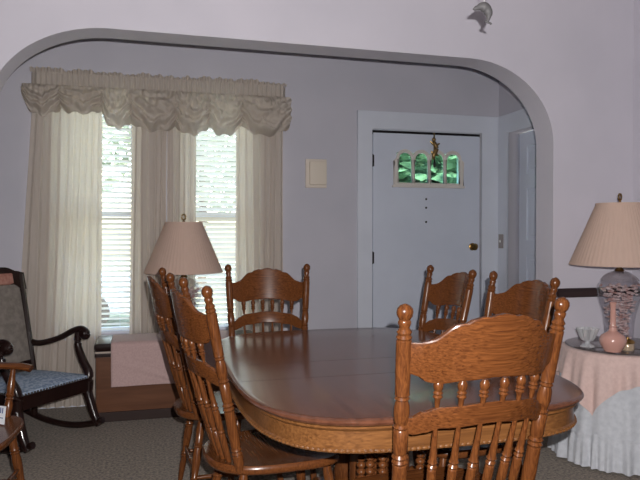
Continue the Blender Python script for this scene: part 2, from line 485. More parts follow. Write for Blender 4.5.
obj('apron', bm, apron_wood, table, True, 30)
NB = 280; P = [Vector((*outline_pt(2 * PI * k / 2000, -.022, -.022), TZ - .093)) for k in range(2001)]
L = [0]
for a, b in zip(P, P[1:]): L.append(L[-1] + (b - a).length)
j = 0; pp = []; rad = []
for k in range(NB * 4):
    d = L[-1] * k / (NB * 4)
    while L[j + 1] < d: j += 1
    pp.append(P[j].lerp(P[j + 1], (d - L[j]) / (L[j + 1] - L[j]))); rad.append((.0020, .0050, .0058, .0050)[k % 4])
pp.append(pp[0]); rad.append(rad[0])
bm = tube(B(), pp, rad, 6)
obj('beading', bm, apron_wood, table)
bm = B()
for y in (-.27, 0.0): tube(bm, [(-TA + .02, y, TZ - .0004), (TA - .02, y, TZ - .0004)], .0007, 4)
obj('leaf_seam', bm, darkwood, table)
# pedestal: wide block, plain column, cage of ball turnings, four feet
bm = B(); box(bm, (-.30, -.55, TZ - .115), (.30, .55, TZ - .094), .006); obj('top_block', bm, oak[1], table, False)
bm = B(); turned(bm, (0, 0, .10), (0, 0, TZ - .11), [(0, .13), (.08, .13), (.12, .115), (.16, .085), (.3, .078), (.7, .078), (.8, .09), (.9, .12), (1, .13)], 28)
obj('column', bm, oak[2], table)
for sy in (-1, 1):
    bm = B(); turned(bm, (0, sy * .30, .14), (0, sy * .30, TZ - .11), [(0, .05), (.1, .055), (.2, .048), (.5, .046), (.85, .05), (1, .055)], 20)
    obj('pedestal_post', bm, oak[2], table)
for x, y in ((-.07, -.35), (-.11, -.335), (-.085, -.29), (-.12, -.27), (.07, -.35), (.11, -.335)):
    bm = B()
    pr = [(0, .012)]
    for k in range(20):
        t0 = .02 + k * .048
        pr += [(t0, .008), (t0 + .012, .0155), (t0 + .024, .0175), (t0 + .036, .0155)]
    pr += [(1, .010)]
    turned(bm, (x, y, .14), (x, y, TZ - .11), pr, 10)
    obj('ball_turned_spindle', bm, oak[2], table)
bm = B(); box(bm, (-.135, -.385, .09), (.135, .385, .145), .02); obj('pedestal_base', bm, oak[1], table, False)
for dx, dy in ((-1, 0), (0, 1), (1, 0), (0, -1)):
    a0, ln = (.06, .21) if dx else (.31, .17)
    pth = smooth_path([(dx * (a0 + ln * q), dy * (a0 + ln * q), z) for q, z in ((0, .10), (.4, .085), (.75, .055), (1, .032))], 5)
    bm = B(); tube(bm, pth, [.045 - .015 * i / (len(pth) - 1) for i in range(len(pth))], 10, 1.0)
    obj('foot', bm, oak[1], table)

# ------------------------------------------------------------------ pressed-back chairs
ZS, ZT = .432, 1.04
def post_at(s, z, w0=.178, w1=.213):
    t = (z - ZS) / (ZT - ZS)
    return Vector((s * (w0 + (w1 - w0) * t), -.172 - .118 * t, z))
POST = [(0, .014), (.02, .014), (.04, .018), (.09, .0185), (.095, .015), (.105, .020), (.118, .015), (.13, .020), (.145, .016), (.16, .0185),
        (.25, .0195), (.30, .0185), (.36, .0185), (.365, .0155), (.378, .0205), (.390, .0155), (.402, .0205), (.415, .0155), (.43, .018), (.53, .0185), (.537, .015), (.547, .0195), (.558, .0145),
        (.575, .017), (.61, .0195), (.645, .0185), (.672, .0145), (.680, .0185), (.690, .0145), (.698, .0185), (.706, .0175), (.83, .0185), (.945, .0185), (.95, .0155), (.96, .0190), (.972, .0150), (.984, .0180), (1, .0125)]
FIN = [(0, .0125), (.08, .0125), (.20, .0150), (.30, .0150), (.36, .0125), (.42, .0150), (.52, .0180), (.66, .0195), (.80, .0180), (.91, .0125), (.98, .005), (1, .002)]
def rail(bm, top, bot, thick, bow, inset=.004, nx=44, plane=None, w0=.178, w1=.213):
    rings = []
    for i in range(nx + 1):
        u = -1 + 2 * i / nx
        zt, zb = top(abs(u)), bot(abs(u)); ring = []
        for z, dy in ((zb, -thick), (zb + .004, -thick * 1.25), (zt - .004, -thick * 1.25), (zt, -thick), (zt, thick), (zt - .004, thick * 1.25), (zb + .004, thick * 1.25), (zb, thick)):
            p = post_at(1, z, w0, w1)
            ring.append((u * (p.x - inset), p.y + dy * .8 - bow * (1 - u * u), z))
        rings.append(ring)
    ring_loft(bm, rings); return bm
crest_top = lambda u: interp(u, [(0, 1.040), (.10, 1.037), (.16, 1.031), (.22, 1.034), (.34, 1.028), (.42, 1.018), (.48, 1.016), (.78, .972), (.86, .966), (1, .966)])
crest_bot = lambda u: interp(u, [(0, .874), (.4, .868), (.66, .860), (.78, .862), (.9, .880), (1, .885)])
mid_top = lambda u: interp(u, [(0, .806), (.62, .796), (.80, .782), (.92, .764), (1, .764)])
mid_bot = lambda u: interp(u, [(0, .748), (.62, .738), (.80, .724), (.9, .717), (1, .722)])
SP_U = [-.66, -.40, -.135, .135, .40, .66]
def seat_bm(wf, wb, d0, d1, z0=.397, z1=.434):
    N_ = 72
    def ring(sc, z):
        r = []
        for k in range(N_):
            a = 2 * PI * k / N_; c, s = math.cos(a), math.sin(a)
            e = .55
            x = math.copysign(abs(c) ** e, c); y = math.copysign(abs(s) ** e, s)
            w = wb + (wf - wb) * (y + 1) / 2
            r.append((x * w * sc, (d0 + d1) / 2 + y * (d1 - d0) / 2 * sc - max(0, -y) * .042 * (1 - x * x), z))
        return r
    bm = B()
    return ring_loft(bm, [ring(.90, z0), ring(.97, z0 + .006), ring(1.0, z0 + .016), ring(.995, z1 - .008), ring(.97, z1), ring(.85, z1 - .003), ring(.5, z1 - .008), ring(.1, z1 - .008)])
LEG = [(0, .011), (.08, .0135), (.2, .016), (.32, .013), (.335, .018), (.35, .013), (.37, .018), (.385, .014), (.5, .0185), (.62, .021), (.70, .017), (.71, .021), (.725, .016), (.745, .021), (.76, .017), (.88, .019), (1, .014)]
def make_chair(label, arms=False):
    t = thing('dining_armchair' if arms else 'dining_chair', label, 'chair', group='pressed-back oak dining chairs' if not arms else None)
    k = 1.16 if arms else 1.0
    w0, w1 = .178 * k, .213 * k
    obj('seat', seat_bm(.235 * k, .205 * k, -.215, .235), oak[0], t, True, 50)
    for s in (-1, 1):
        a, b = post_at(s, ZS - .012, w0, w1), post_at(s, 1.003, w0, w1)
        p = obj('post', turned(B(), a, b, POST, 16), oak[2], t)
        obj('finial', turned(B(), b, post_at(s, 1.066, w0, w1), FIN, 16), oak[2], p)
    obj('crest_rail', rail(B(), crest_top, crest_bot, .0085, .078, w0=w0, w1=w1), oak[0], t, True, 20)
    obj('middle_rail', rail(B(), mid_top, mid_bot, .0075, .072, w0=w0, w1=w1), oak[0], t, True, 20)
    for u in SP_U:
        bow = lambda z: post_at(1, z, w0, w1) * 1.0
        def pt(z, f=1.0, u=u):
            p = post_at(1, z, w0, w1); return Vector((u * (p.x - .004) * f, p.y - (1 - u * u) * (.034 + .040 * min(1, max(0, (z - ZS) / .3))), z))
        obj('spindle', turned(B(), pt(.795), pt(.868), [(0, .0055), (.12, .0065), (.3, .0075), (.40, .0125), (.47, .0085), (.54, .0125), (.62, .0085), (.7, .0115), (.85, .0125), (.94, .009), (1, .007)], 10), oak[2], t)
        obj('spindle', turned(B(), pt(ZS - .01, .95), pt(.748), [(0, .008), (.05, .010), (.2, .0125), (.34, .0125), (.35, .0095), (.37, .0135), (.39, .0095), (.41, .0125), (.52, .0125), (.60, .012), (.61, .0085), (.63, .0135), (.65, .009), (.67, .013), (.69, .010), (.74, .0095), (.86, .0072), (1, .006)], 10), oak[2], t)
    feet = {}
    for sx in (-1, 1):
        for sy in (-1, 1):
            top = Vector((sx * .155 * k, sy * .155 + .005, .402)); bot = Vector((sx * .205 * k, sy * .215 + .005, 0))
            obj('leg', turned(B(), bot, top, LEG, 14), oak[2], t)
            feet[sx, sy] = (bot, top)
    lerp = lambda f, q: f[0].lerp(f[1], q)
    ST = [(0, .008), (.15, .010), (.38, .012), (.42, .016), (.46, .012), (.5, .017), (.54, .012), (.58, .016), (.62, .012), (.85, .010), (1, .008)]
    for sx in (-1, 1): obj('stretcher', turned(B(), lerp(feet[sx, -1], .38), lerp(feet[sx, 1], .38), ST, 10), oak[1], t)
    for q in (.52, .32): obj('stretcher', turned(B(), lerp(feet[-1, 1], q), lerp(feet[1, 1], q), ST, 10), oak[0], t)
    obj('stretcher', turned(B(), lerp(feet[-1, -1], .45), lerp(feet[1, -1], .45), ST, 10), oak[0], t)
    if arms:
        for s in (-1, 1):
            p = post_at(s, .645, w0, w1)
            pth = smooth_path([p, (s * .262, -.10, .648), (s * .285, .06, .648), (s * .288, .17, .642), (s * .284, .225, .630)], 6)
            n_ = len(pth)
            bm = tube(B(), pth, [.017 + .014 * min(1, 1.6 * i / n_) for i in range(n_)], 12, .5)
            obj('arm', bm, oak[1], t)
            obj('arm_support', turned(B(), (s * .235, .135, .425), (s * .283, .150, .635), [(0, .011), (.1, .015), (.25, .019), (.36, .014), (.38, .020), (.42, .014), (.46, .020), (.5, .015), (.65, .017), (.85, .013), (1, .010)], 14), oak[2], t)
            obj('spindle', turned(B(), (s * .232, -.03, .428), (s * .275, -.02, .640), [(0, .007), (.3, .011), (.5, .008), (.55, .012), (.6, .008), (1, .006)], 10), oak[2], t)
    return t
def seat_at(o, fl, fr):
    """put the chair so that its two finials stand over fl and fr (seen from behind: left, right)"""
    m = ((fl[0] + fr[0]) / 2, (fl[1] + fr[1]) / 2)
    a = math.atan2(fr[1] - fl[1], fr[0] - fl[0])
    o.rotation_euler = (0, 0, a)
    yl = -.29
    o.location = (m[0] + yl * math.sin(a), m[1] - yl * math.cos(a), 0)
GRP = 'pressed-back oak dining chairs'
chair = make_chair('nearest oak pressed-back chair, its back to the camera, at the near end of the table')
seat_at(chair, (.631, 1.539), (1.114, 1.581)); chair.scale = (1.13, 1, 1)
spots = [
    ((.152, 2.640), (.206, 2.205), 'nearer oak pressed-back chair of the two at the left side of the table'),
    ((.092, 3.345), (.113, 2.917), 'oak pressed-back chair on the left side, behind the other, beside the draped chest'),
    ((.865, 3.50), (.44, 3.56), 'oak pressed-back chair at the far end of the table, facing the camera'),
    ((1.483, 2.78), (1.463, 3.22), 'farther oak pressed-back chair at the right side, in front of the white door'),
    ((1.545, 2.244), (1.522, 2.66), 'oak pressed-back chair on the right side, nearer one, partly hidden by the nearest chair'),
]
for fl, fr, lab in spots:
    c = dup(chair, lab, GRP); c.scale = (1, 1, 1); seat_at(c, fl, fr)
ac = make_chair('oak armchair at the left edge of the photo, holding a white tag', True)
ac.location = (-.735, 2.915, 0); ac.rotation_euler = (0, 0, R(-95))
# tag on the armchair seat
tg = thing('price_tag', 'small white printed tag standing on the armchair seat beside the arm post', 'tag', (-.602, 3.035, .433), R(-38))
bm = B(); box(bm, (-.045, -.001, 0), (.045, .001, .075), 0, Matrix.Rotation(R(-8), 4, 'X')); obj('card', bm, paper, tg, False)
bm = B()
for x in (-.03, -.018, -.006, .006, .018, .03): box(bm, (x - .003, -.0022, .045), (x + .003, -.0010, .068), 0, Matrix.Rotation(R(-8), 4, 'X'))
box(bm, (-.035, -.0022, .024), (.035, -.0010, .028), 0, Matrix.Rotation(R(-8), 4, 'X'))
pr = obj('print', bm, ink, tg, False); pr['label'] = 'dark blue print'

# ------------------------------------------------------------------ rocking chair
rk = thing('rocking_chair', 'dark wooden rocking chair with blue seat in front of the sheer curtain', 'chair', (-.665, 4.25, 0), R(-130))
def fillet_box(name, m, lo, hi, bev, parent): return obj(name, box(B(), lo, hi, bev), m, parent, True, 35)
wf, wb = .275, .235
def trap(z0, z1, x_f, x_b, y0, y1, puff=0, bev=.012, n=10):
    bm = B()
    def f(u, v):
        y = y0 + (y1 - y0) * v; w = x_b + (x_f - x_b) * v
        return (-w + 2 * w * u, y, z1 + puff * (1 - abs(2 * u - 1) ** 3) * (1 - abs(2 * v - 1) ** 3))
    vs = grid(bm, n, n, f)
    bot = [bm.verts.new((v.co.x, v.co.y, z0)) for v in list(bm.verts)]
    N1 = n + 1; tv = list(bm.verts)[:N1 * N1]
    def quad(a, b): bm.faces.new((tv[a], tv[b], bot[b], bot[a]))
    for i in range(n):
        quad(i, i + 1); quad(n * N1 + i + 1, n * N1 + i); quad((i + 1) * N1, i * N1); quad(i * N1 + n, (i + 1) * N1 + n)
    bm.faces.new([bot[0], bot[n], bot[n * N1 + n], bot[n * N1]])
    bm.verts.ensure_lookup_table()
    loose = [v for v in bm.verts if not v.link_faces]
    bmesh.ops.delete(bm, geom=loose, context='VERTS')
    bmesh.ops.recalc_face_normals(bm, faces=bm.faces[:])
    return bm
obj('seat_frame', trap(.255, .335, wf, wb, -.23, .23), darkwood, rk, True, 30)
obj('seat_cushion', trap(.335, .352, wf - .004, wb - .004, -.226, .226, .03), blue_seat, rk, True, 50)
bm = B()
def nails(p, q, n):
    for k in range(n):
        c = Vector(p).lerp(Vector(q), (k + .5) / n)
        t = bmesh.new(); bmesh.ops.create_icosphere(t, subdivisions=1, radius=.0075, matrix=Matrix.Translation(c)); merge(bm, t)
nails((-wf, .231, .340), (wf, .231, .340), 26); nails((-wf, .231, .340), (-wb, -.23, .340), 22); nails((wf, .231, .340), (wb, -.23, .340), 22)
obj('nail_trim', bm, nail, rk)
for s in (-1, 1):
    # rear post runs from the rear leg up to the crest
    pth = smooth_path([(s * wb, -.22, .25), (s * wb, -.235, .37), (s * (wb + .005), -.285, .62), (s * (wb + .012), -.36, .96)], 6)
    obj('back_post', tube(B(), pth, [.022] * len(pth), 8, 1.15), darkwood, rk)
    pth = smooth_path([(s * (wf - .015), .205, .26), (s * (wf - .012), .225, .20), (s * (wf - .01), .265, .10), (s * (wf - .01), .30, .05)], 5)
    obj('leg', tube(B(), pth, [.032 - .010 * i / (len(pth) - 1) for i in range(len(pth))], 10, 1.0), darkwood, rk)
    obj('leg', tube(B(), [(s * (wb - .005), -.205, .26), (s * (wb + .005), -.225, .06)], .020, 10), darkwood, rk)
    # rocker: an arc touching the floor
    Rr = .88; pth = []
    for k in range(21):
        a = R(-26 + 48 * k / 20); pth.append((s * (wf - .012 if k > 10 else wf - .012 - .02 * (10 - k) / 10), Rr * math.sin(a), .021 + Rr * (1 - math.cos(a))))
    obj('rocker', tube(B(), pth, .019, 10, 1.1), darkwood, rk)
    pa = [(s * (wb + .006), -.275, .535), (s * (wb + .030), -.20, .520), (s * (wf + .005), -.05, .560), (s * (wf + .010), .07, .615), (s * (wf + .010), .135, .632), (s * (wf + .01), .178, .615), (s * (wf + .01), .182, .588), (s * (wf + .01), .155, .582)]
    pth = smooth_path(pa, 5)
    obj('arm', tube(B(), pth, [.021] * len(pth), 10, .9), darkwood, rk)
    pth = smooth_path([(s * (wf + .006), .115, .610), (s * (wf + .004), .115, .52), (s * (wf - .002), .165, .43), (s * (wf - .008), .215, .36), (s * (wf - .012), .212, .26)], 5)
    obj('arm_support', tube(B(), pth, [.021 + .008 * i / (len(pth) - 1) for i in range(len(pth))], 10), darkwood, rk)
    bm = B(); turned(bm, (s * (wf + .01) - .026, .16, .603), (s * (wf + .01) + .026, .16, .603), [(0, .02), (.2, .032), (.8, .032), (1, .02)], 16)
    obj('arm_scroll', bm, darkwood, rk)
# upholstered back leaning rearwards, crest with ears
def backpt(x, z, dy): return (x, -.235 - (z - .37) * .215 + dy, z)
bm = B(); rings = []
for k in range(13):
    z = .42 + (.90 - .42) * k / 12; w = wb - .012
    rings.append([backpt(-w, z, -.012), backpt(w, z, -.012), backpt(w, z, .014), backpt(w * .5, z, .03), backpt(0, z, .034), backpt(-w * .5, z, .03), backpt(-w, z, .014)])
ring_loft(bm, rings); obj('back_cushion', bm, tapestry, rk, True, 60)
bm = B(); rings = []
for k in range(25):
    u = -1 + 2 * k / 24; w = wb + .035
    zt = interp(abs(u), [(0, 1.02), (.5, 1.012), (.8, .985), (1, .972)]); zb = interp(abs(u), [(0, .90), (.7, .90), (.82, .87), (1, .865)])
    rings.append([backpt(u * w, zb, -.018), backpt(u * w, zt, -.02), backpt(u * w, zt, .018), backpt(u * w, zb, .02)])
ring_loft(bm, rings); obj('crest', bm, darkwood, rk, True, 35)
bm = B(); rings = []
for k in range(13):
    u = -1 + 2 * k / 12; w = wb * .76; d = .02 + .016 * (1 - u ** 4)
    rings.append([backpt(u * w, .90, .018), backpt(u * w, .975, .016), backpt(u * w, .965, d), backpt(u * w, .91, d)])
ring_loft(bm, rings); hr = obj('headrest', bm, rose_fabric, rk, True, 60); hr['label'] = 'rose coloured headrest'
obj('back_rail', box(B(), (-wb, -.27, .385), (wb, -.235, .425), .006), darkwood, rk, True, 35)

# ------------------------------------------------------------------ cedar chest and runner
PLM = mat('chest_plinth', (.03, .014, .011), .65)
CX0, CX1, CY0, CY1 = -.30, .76, 4.50, 4.835
ch = thing('cedar_chest', 'low reddish wooden chest under the windows, draped with a pink runner', 'chest', ((CX0 + CX1) / 2, (CY0 + CY1) / 2, 0))
hw, hd = (CX1 - CX0) / 2, (CY1 - CY0) / 2
obj('body', box(B(), (-hw, -hd, .06), (hw, hd, .425), .004), chestwood, ch, False)
obj('plinth', box(B(), (-hw - .012, -hd - .012, 0), (hw + .004, hd + .012, .062), .003), PLM, ch, False)
obj('moulding', box(B(), (-hw - .006, -hd - .006, .422), (hw + .006, hd + .006, .448), .005), darkwood, ch, False)
obj('lid_gap_glint', box(B(), (-hw - .003, -hd - .003, .447), (hw + .003, hd + .003, .458)), mat('pale_gap_glint', (.5, .42, .36), .25), ch, False)  # pale strip paints the light reflected along the lid gap
bm = B(); box(bm, (-hw - .010, -hd - .012, .457), (hw + .010, hd + .004, .515), .022); obj('lid', bm, darkwood, ch, True, 35)
CT = .515
bm = B()
RX0, RX1 = -.205, .62; yf = CY0 - .012
pf = [(CY1 - .03, CT + .004), (CY0 + .06, CT + .004), (yf + .02, CT + .003), (yf + .004, CT - .003), (yf - .006, CT - .015), (yf - .009, CT - .05), (yf - .011, .37), (yf - .012, .28), (yf - .013, .232)]
pf = [(p.x, p.y) for p in smooth_path([(a, b, 0) for a, b in pf], 4)]
def runner(u, v):
    k = v * (len(pf) - 1); i = min(int(k), len(pf) - 2); f = k - i
    y = pf[i][0] * (1 - f) + pf[i + 1][0] * f; z = pf[i][1] * (1 - f) + pf[i + 1][1] * f
    hang = max(0, min(1, (CT - .03 - z) / .25))
    y -= hang * (.006 + .006 * math.sin(u * 11 + 1) + .010 * math.exp(-((z - .40 + .22 * u * 1.3) / .012) ** 2))
    return (RX0 + (RX1 - RX0) * u, y, z)
grid(bm, 60, 50, runner)
o = tag(obj('runner_cloth', bm, pink_cloth, None, True, 180), 'plain pink cloth runner draped over the top and front of the low chest', 'cloth')
sm = o.modifiers.new('thickness', 'SOLIDIFY'); sm.thickness = .002; sm.offset = 1

# ------------------------------------------------------------------ lamps
def make_lamp(label, loc, rz=0):
    t = thing('table_lamp', label, 'lamp', loc, rz, 'pink-shaded glass jar lamps')
    obj('foot', lathe(B(), [(.0, 0), (.072, 0), (.075, .006), (.07, .014), (.055, .02), (.0, .022)], cap=False), dark_brass, t)
    flute = lambda r, z, a: (r * (1.12 + .035 * math.cos(10 * a)), z)
    obj('glass_jar', lathe(B(), [(.040, .020), (.062, .022), (.066, .06), (.068, .11), (.076, .17), (.090, .23), (.102, .275), (.106, .305), (.100, .330), (.086, .348), (.078, .354)], seg=60, cap=False, wob=flute), jar_glass, t)
    bm = B(); rnd = random.Random(3)
    for k in range(380):
        z = rnd.uniform(.035, .335); r = (.056 + .045 * max(0, (z - .12) / .2)) * math.sqrt(rnd.random()); a = rnd.uniform(0, 6.28)
        q = bmesh.new(); bmesh.ops.create_icosphere(q, subdivisions=1, radius=rnd.uniform(.008, .015), matrix=Matrix.Translation((r * math.cos(a), r * math.sin(a), z)) @ Matrix.Diagonal((1, 1, .6, 1))); merge(bm, q)
    pp = obj('potpourri', bm, POT, t); pp['kind'] = 'stuff'
    obj('jar_lid', lathe(B(), [(.084, .352), (.088, .356), (.086, .362), (.072, .380), (.050, .396), (.026, .406), (.016, .410)], seg=60, wob=flute, cap=False), LIDM, t)
    obj('brass_cap', lathe(B(), [(.0, .404), (.020, .404), (.026, .410), (.018, .420), (.010, .428), (.009, .47), (.009, .50), (.0, .50)], cap=False), dark_brass, t)
    pleat = lambda r, z, a: (r * (1 + .006 * math.cos(64 * a)), z)
    obj('lamp_shade', lathe(B(), [(.262, .440), (.264, .443), (.262, .448), (.125, .778), (.127, .782), (.125, .785), (.121, .782), (.258, .446), (.262, .440)], seg=256, cap=False, wob=pleat), shade_cloth, t, True, 60)
    bm = B()
    for k in range(3):
        a = 2 * PI * k / 3; tube(bm, [(0, 0, .775), (.123 * math.cos(a), .123 * math.sin(a), .775)], .0025, 6)
    for s in (-1, 1):
        tube(bm, smooth_path([(s * .012, 0, .48), (s * .055, 0, .55), (s * .055, 0, .67), (0, 0, .775)], 5), .003, 6)
    obj('harp', bm, dark_brass, t)
    bm = lathe(B(), [(.0, .775), (.010, .775), (.012, .785), (.006, .794), (.007, .80), (.0, .80)], seg=14, cap=False)
    tube(bm, [(.014 * math.cos(a), 0, .818 + .018 * math.sin(a)) for a in [2 * PI * k / 16 - PI / 2 for k in range(17)]], .0055, 8)
    obj('lamp_finial', bm, dark_brass, t)
    return t
POT = noisy(mat('potpourri_petals', rough=.8), (.52, .30, .27), (.80, .68, .68), nscale=30, detail=2)
LIDM = thin_glass('lid_glass', (.95, .94, .94), .08, .08, .3)
lamp = make_lamp('pink-shaded glass jar lamp on the round skirted side table, at the right edge', (2.565, 3.12, .615), R(20))
l2 = dup(lamp, 'pink-shaded glass jar lamp on the low chest in front of the right window'); l2.location = (.268, 4.595, CT + .005)

# ------------------------------------------------------------------ round side table with skirts
SXc, SYc, SZ, SR = 2.565, 3.110, .596, .290
st = thing('side_table', 'round side table hidden under ruffled white and pink cloths by the right wall', 'table', (SXc, SYc, 0))
obj('tabletop', lathe(B(), [(.0, SZ - .02), (SR - .004, SZ - .02), (SR - .002, SZ - .01), (SR - .004, SZ - .001), (.0, SZ - .001)], seg=64, cap=False), chestwood, st)
obj('pedestal', lathe(B(), [(.0, 0), (.16, 0), (.16, .03), (.04, .06), (.035, SZ - .05), (.1, SZ - .02), (.0, SZ - .02)], seg=32, cap=False), chestwood, st)
def skirt_w(r, z, a):
    if z > SZ - .012 or r < SR - .01: return r, z
    d = (SZ - z) / SZ
    w = .055 * d * (math.sin(17 * a + .6 * math.sin(3 * a)) * .5 + .25 * math.sin(29 * a + 1))
    return r * (1 + w), z
def ruf_w(r, z, a):
    d = max(0, (.17 - z) / .17)
    return r * (1 + .028 * (math.sin(17 * a + .6 * math.sin(3 * a)) * .5 + .25 * math.sin(29 * a + 1)) + (.009 + .030 * d) * (.6 * math.sin(47 * a + 2.3 * math.sin(5 * a)) + .5 * math.sin(31 * a + 1.7 * math.sin(7 * a)))), z + (.004 * math.sin(31 * a) if z > .1 else 0)
SK = [(.02, SZ + .001), (.2, SZ + .001), (SR - .012, SZ + .001), (SR, SZ - .002), (SR + .006, SZ - .012)] + [(SR + .006 + .056 * k / 14, SZ - .012 - (SZ - .15) * k / 14) for k in range(1, 15)]
o = tag(obj('skirted_tablecloth', lathe(B(), SK, (SXc, SYc, 0), seg=400, cap=False, wob=skirt_w), white_cloth, None, True, 180), 'long white gathered tablecloth with a ruffled hem reaching the carpet', 'tablecloth')
bm = lathe(B(), [(.352, .185), (.355, .172), (.351, .160), (.354, .155), (.359, .12), (.364, .07), (.368, .012)], (0, 0, 0), seg=500, cap=False, wob=ruf_w)
fr = obj('hem_ruffle', bm, white_cloth, o, True, 180); fr.location = (SXc, SYc, 0)
# square topper, corners hanging
HS, A0 = .438, R(207)
bm = B(); NA, NV = 360, 22
def topper(u, v):
    a = 2 * PI * u
    c = (a - A0 + PI / 4) % (PI / 2) - PI / 4          # angle from the nearest corner
    redge = HS / math.cos(PI / 4 - abs(c))
    s = redge * v
    Rt = SR + .004
    if s < Rt: r, z = s, SZ + .004
    else:
        d = s - Rt; r = Rt + .008 + d * .14 + .004; z = SZ + .004 - d
        r += (.02 * d / .3) * math.sin(17 * a + .6 * math.sin(3 * a)) + .012 * (d / .3) * math.sin(29 * a + 1) + .010 * min(1, d / .08)
    return (SXc + r * math.cos(a), SYc + r * math.sin(a), z)
grid(bm, NA, 44, topper)
bmesh.ops.remove_doubles(bm, verts=bm.verts[:], dist=1e-5)
bmesh.ops.recalc_face_normals(bm, faces=bm.faces[:])
tag(obj('square_topper', bm, peach_cloth, None, True, 180), 'square pink topper cloth with hanging corners over the long white tablecloth', 'tablecloth')
gt = tag(obj('glass_tabletop', lathe(B(), [(.0, SZ + .007), (SR - .006, SZ + .007), (SR, SZ + .010), (SR, SZ + .015), (SR - .006, SZ + .018), (.0, SZ + .018)], (SXc, SYc, 0), seg=80, cap=False), thin_glass('edge_glass', (.80, .80, .80), .10), None, True, 30), 'round clear glass sheet lying on the pink cloth of the side table', 'glass top')
GZ = SZ + .0185
# pink vase, crystal cup, small gold jar
def at_table(px_dir, rad): return (SXc + rad * math.cos(px_dir), SYc + rad * math.sin(px_dir), GZ)
vz = thing('bud_vase', 'pink glass bud vase with a slender neck, in front of the jar lamp', 'vase', (2.375, 2.935, GZ))
obj('body', lathe(B(), [(.0, 0), (.040, 0), (.044, .006), (.050, .015), (.064, .04), (.068, .062), (.058, .085), (.036, .098), (.022, .108), (.0165, .13), (.0145, .17), (.0135, .22), (.017, .25), (.020, .256), (.015, .252), (.010, .22), (.012, .12), (.0, .11)], seg=32, cap=False), pink_glass, vz)
obj('neck_ring', lathe(B(), [(.018, .126), (.022, .130), (.018, .134)], seg=24, cap=False), pink_glass, vz)
cp = thing('crystal_cup', 'small cut crystal footed cup at the left edge of the glass table top', 'cup', (2.335, 3.085, GZ))
cut = lambda r, z, a: (r * (1 + .09 * math.cos(12 * a)), z)
obj('bowl', lathe(B(), [(.010, .030), (.026, .036), (.038, .052), (.046, .075), (.056, .100), (.054, .102), (.042, .078), (.030, .055), (.0, .045)], seg=48, cap=False, wob=cut), silver, cp, True, 20)
obj('foot', lathe(B(), [(.0, 0), (.034, 0), (.036, .004), (.022, .012), (.010, .020), (.010, .032), (.0, .032)], seg=48, cap=False, wob=cut), silver, cp, True, 20)
gj = thing('trinket_jar', 'small gold-rimmed jar at the foot of the jar lamp, right of the pink vase', 'jar', (2.475, 2.945, GZ))
obj('jar_body', lathe(B(), [(.0, 0), (.030, 0), (.034, .008), (.034, .030), (.030, .038), (.0, .038)], seg=28, cap=False), mat('pale_gold_glass', (.55, .42, .30), .2, .3), gj)
obj('jar_lid', lathe(B(), [(.0, .038), (.036, .038), (.037, .044), (.028, .054), (.010, .060), (.008, .068), (.0, .070)], seg=28, cap=False), brass, gj)

# ------------------------------------------------------------------ small things on the walls
cb = thing('doorbell_chime', 'beige doorbell chime box on the wall between the curtain and the front door', 'doorbell', (1.292, FY + .002, 1.575))
obj('backplate', box(B(), (-.084, -.022, 0), (.084, 0, .222), .006), beige, cb, False)
obj('cover', box(B(), (-.058, -.046, .022), (.080, -.020, .205), .012), beige_in, cb, True, 35)
ls = thing('light_switch', 'small switch plate on the casing in the corner right of the front door', 'switch', (LXR - .0205, 4.865, 1.10))
obj('plate', box(B(), (-.006, -.036, 0), (0, .036, .115), .003), mat('switch_plate', (.33, .30, .29), .4), ls, False)
obj('toggle', box(B(), (-.018, -.006, .048), (-.004, .006, .068), .003), bead_white, ls, False)
# brass ornament hung from the door top
ho = thing('door_hanger', 'brass figure ornament hanging at the top of the front door over the arched glass', 'ornament', (2.275, DY, 1.80))
bm = B(); box(bm, (-.006, -.024, .02), (.006, -.020, .238)); box(bm, (-.006, -.024, .232), (.006, -.004, .2385)); obj('hook', bm, dark_brass, ho, False)
bm = B()
tube(bm, smooth_path([(-.004, -.030, .02), (-.012, -.034, .05), (.004, -.036, .08), (.012, -.036, .11), (0, -.034, .145), (-.010, -.032, .165)], 5), [.010 + .010 * math.sin(PI * k / 25) ** 1 for k in range(26)], 10)
for a, b in (((.0, -.034, .13), (-.040, -.034, .165)), ((.004, -.034, .125), (.042, -.034, .150)), ((0, -.034, .07), (.036, -.034, .045)), ((-.006, -.034, .06), (-.034, -.034, .085))):
    turned(bm, a, b, [(0, .008), (.5, .011), (1, .004)], 8)
t_ = bmesh.new(); bmesh.ops.create_uvsphere(t_, u_segments=12, v_segments=8, radius=.017, matrix=Matrix.Translation((-.008, -.034, .178))); merge(bm, t_)
obj('figure', bm, dark_brass, ho)
bm = B(); turned(bm, (0, -.030, -.045), (0, -.030, .02), [(0, .004), (.1, .012), (.5, .012), (.75, .009), (1, .004)], 10); obj('drop', bm, iron, ho)
# pull chains above the table (from the ceiling)
PX, PY, PZ = 1.085, 1.965, 1.975
pc = thing('pull_chain', 'grey dolphin pendant on a pull chain, hanging at the top of the photo', 'pull chain', (PX, PY, PZ - .05))
bm = tube(B(), [(0, 0, .058), (0, 0, H - PZ + .05)], .0013, 6); obj('chain', bm, bead_white, pc)
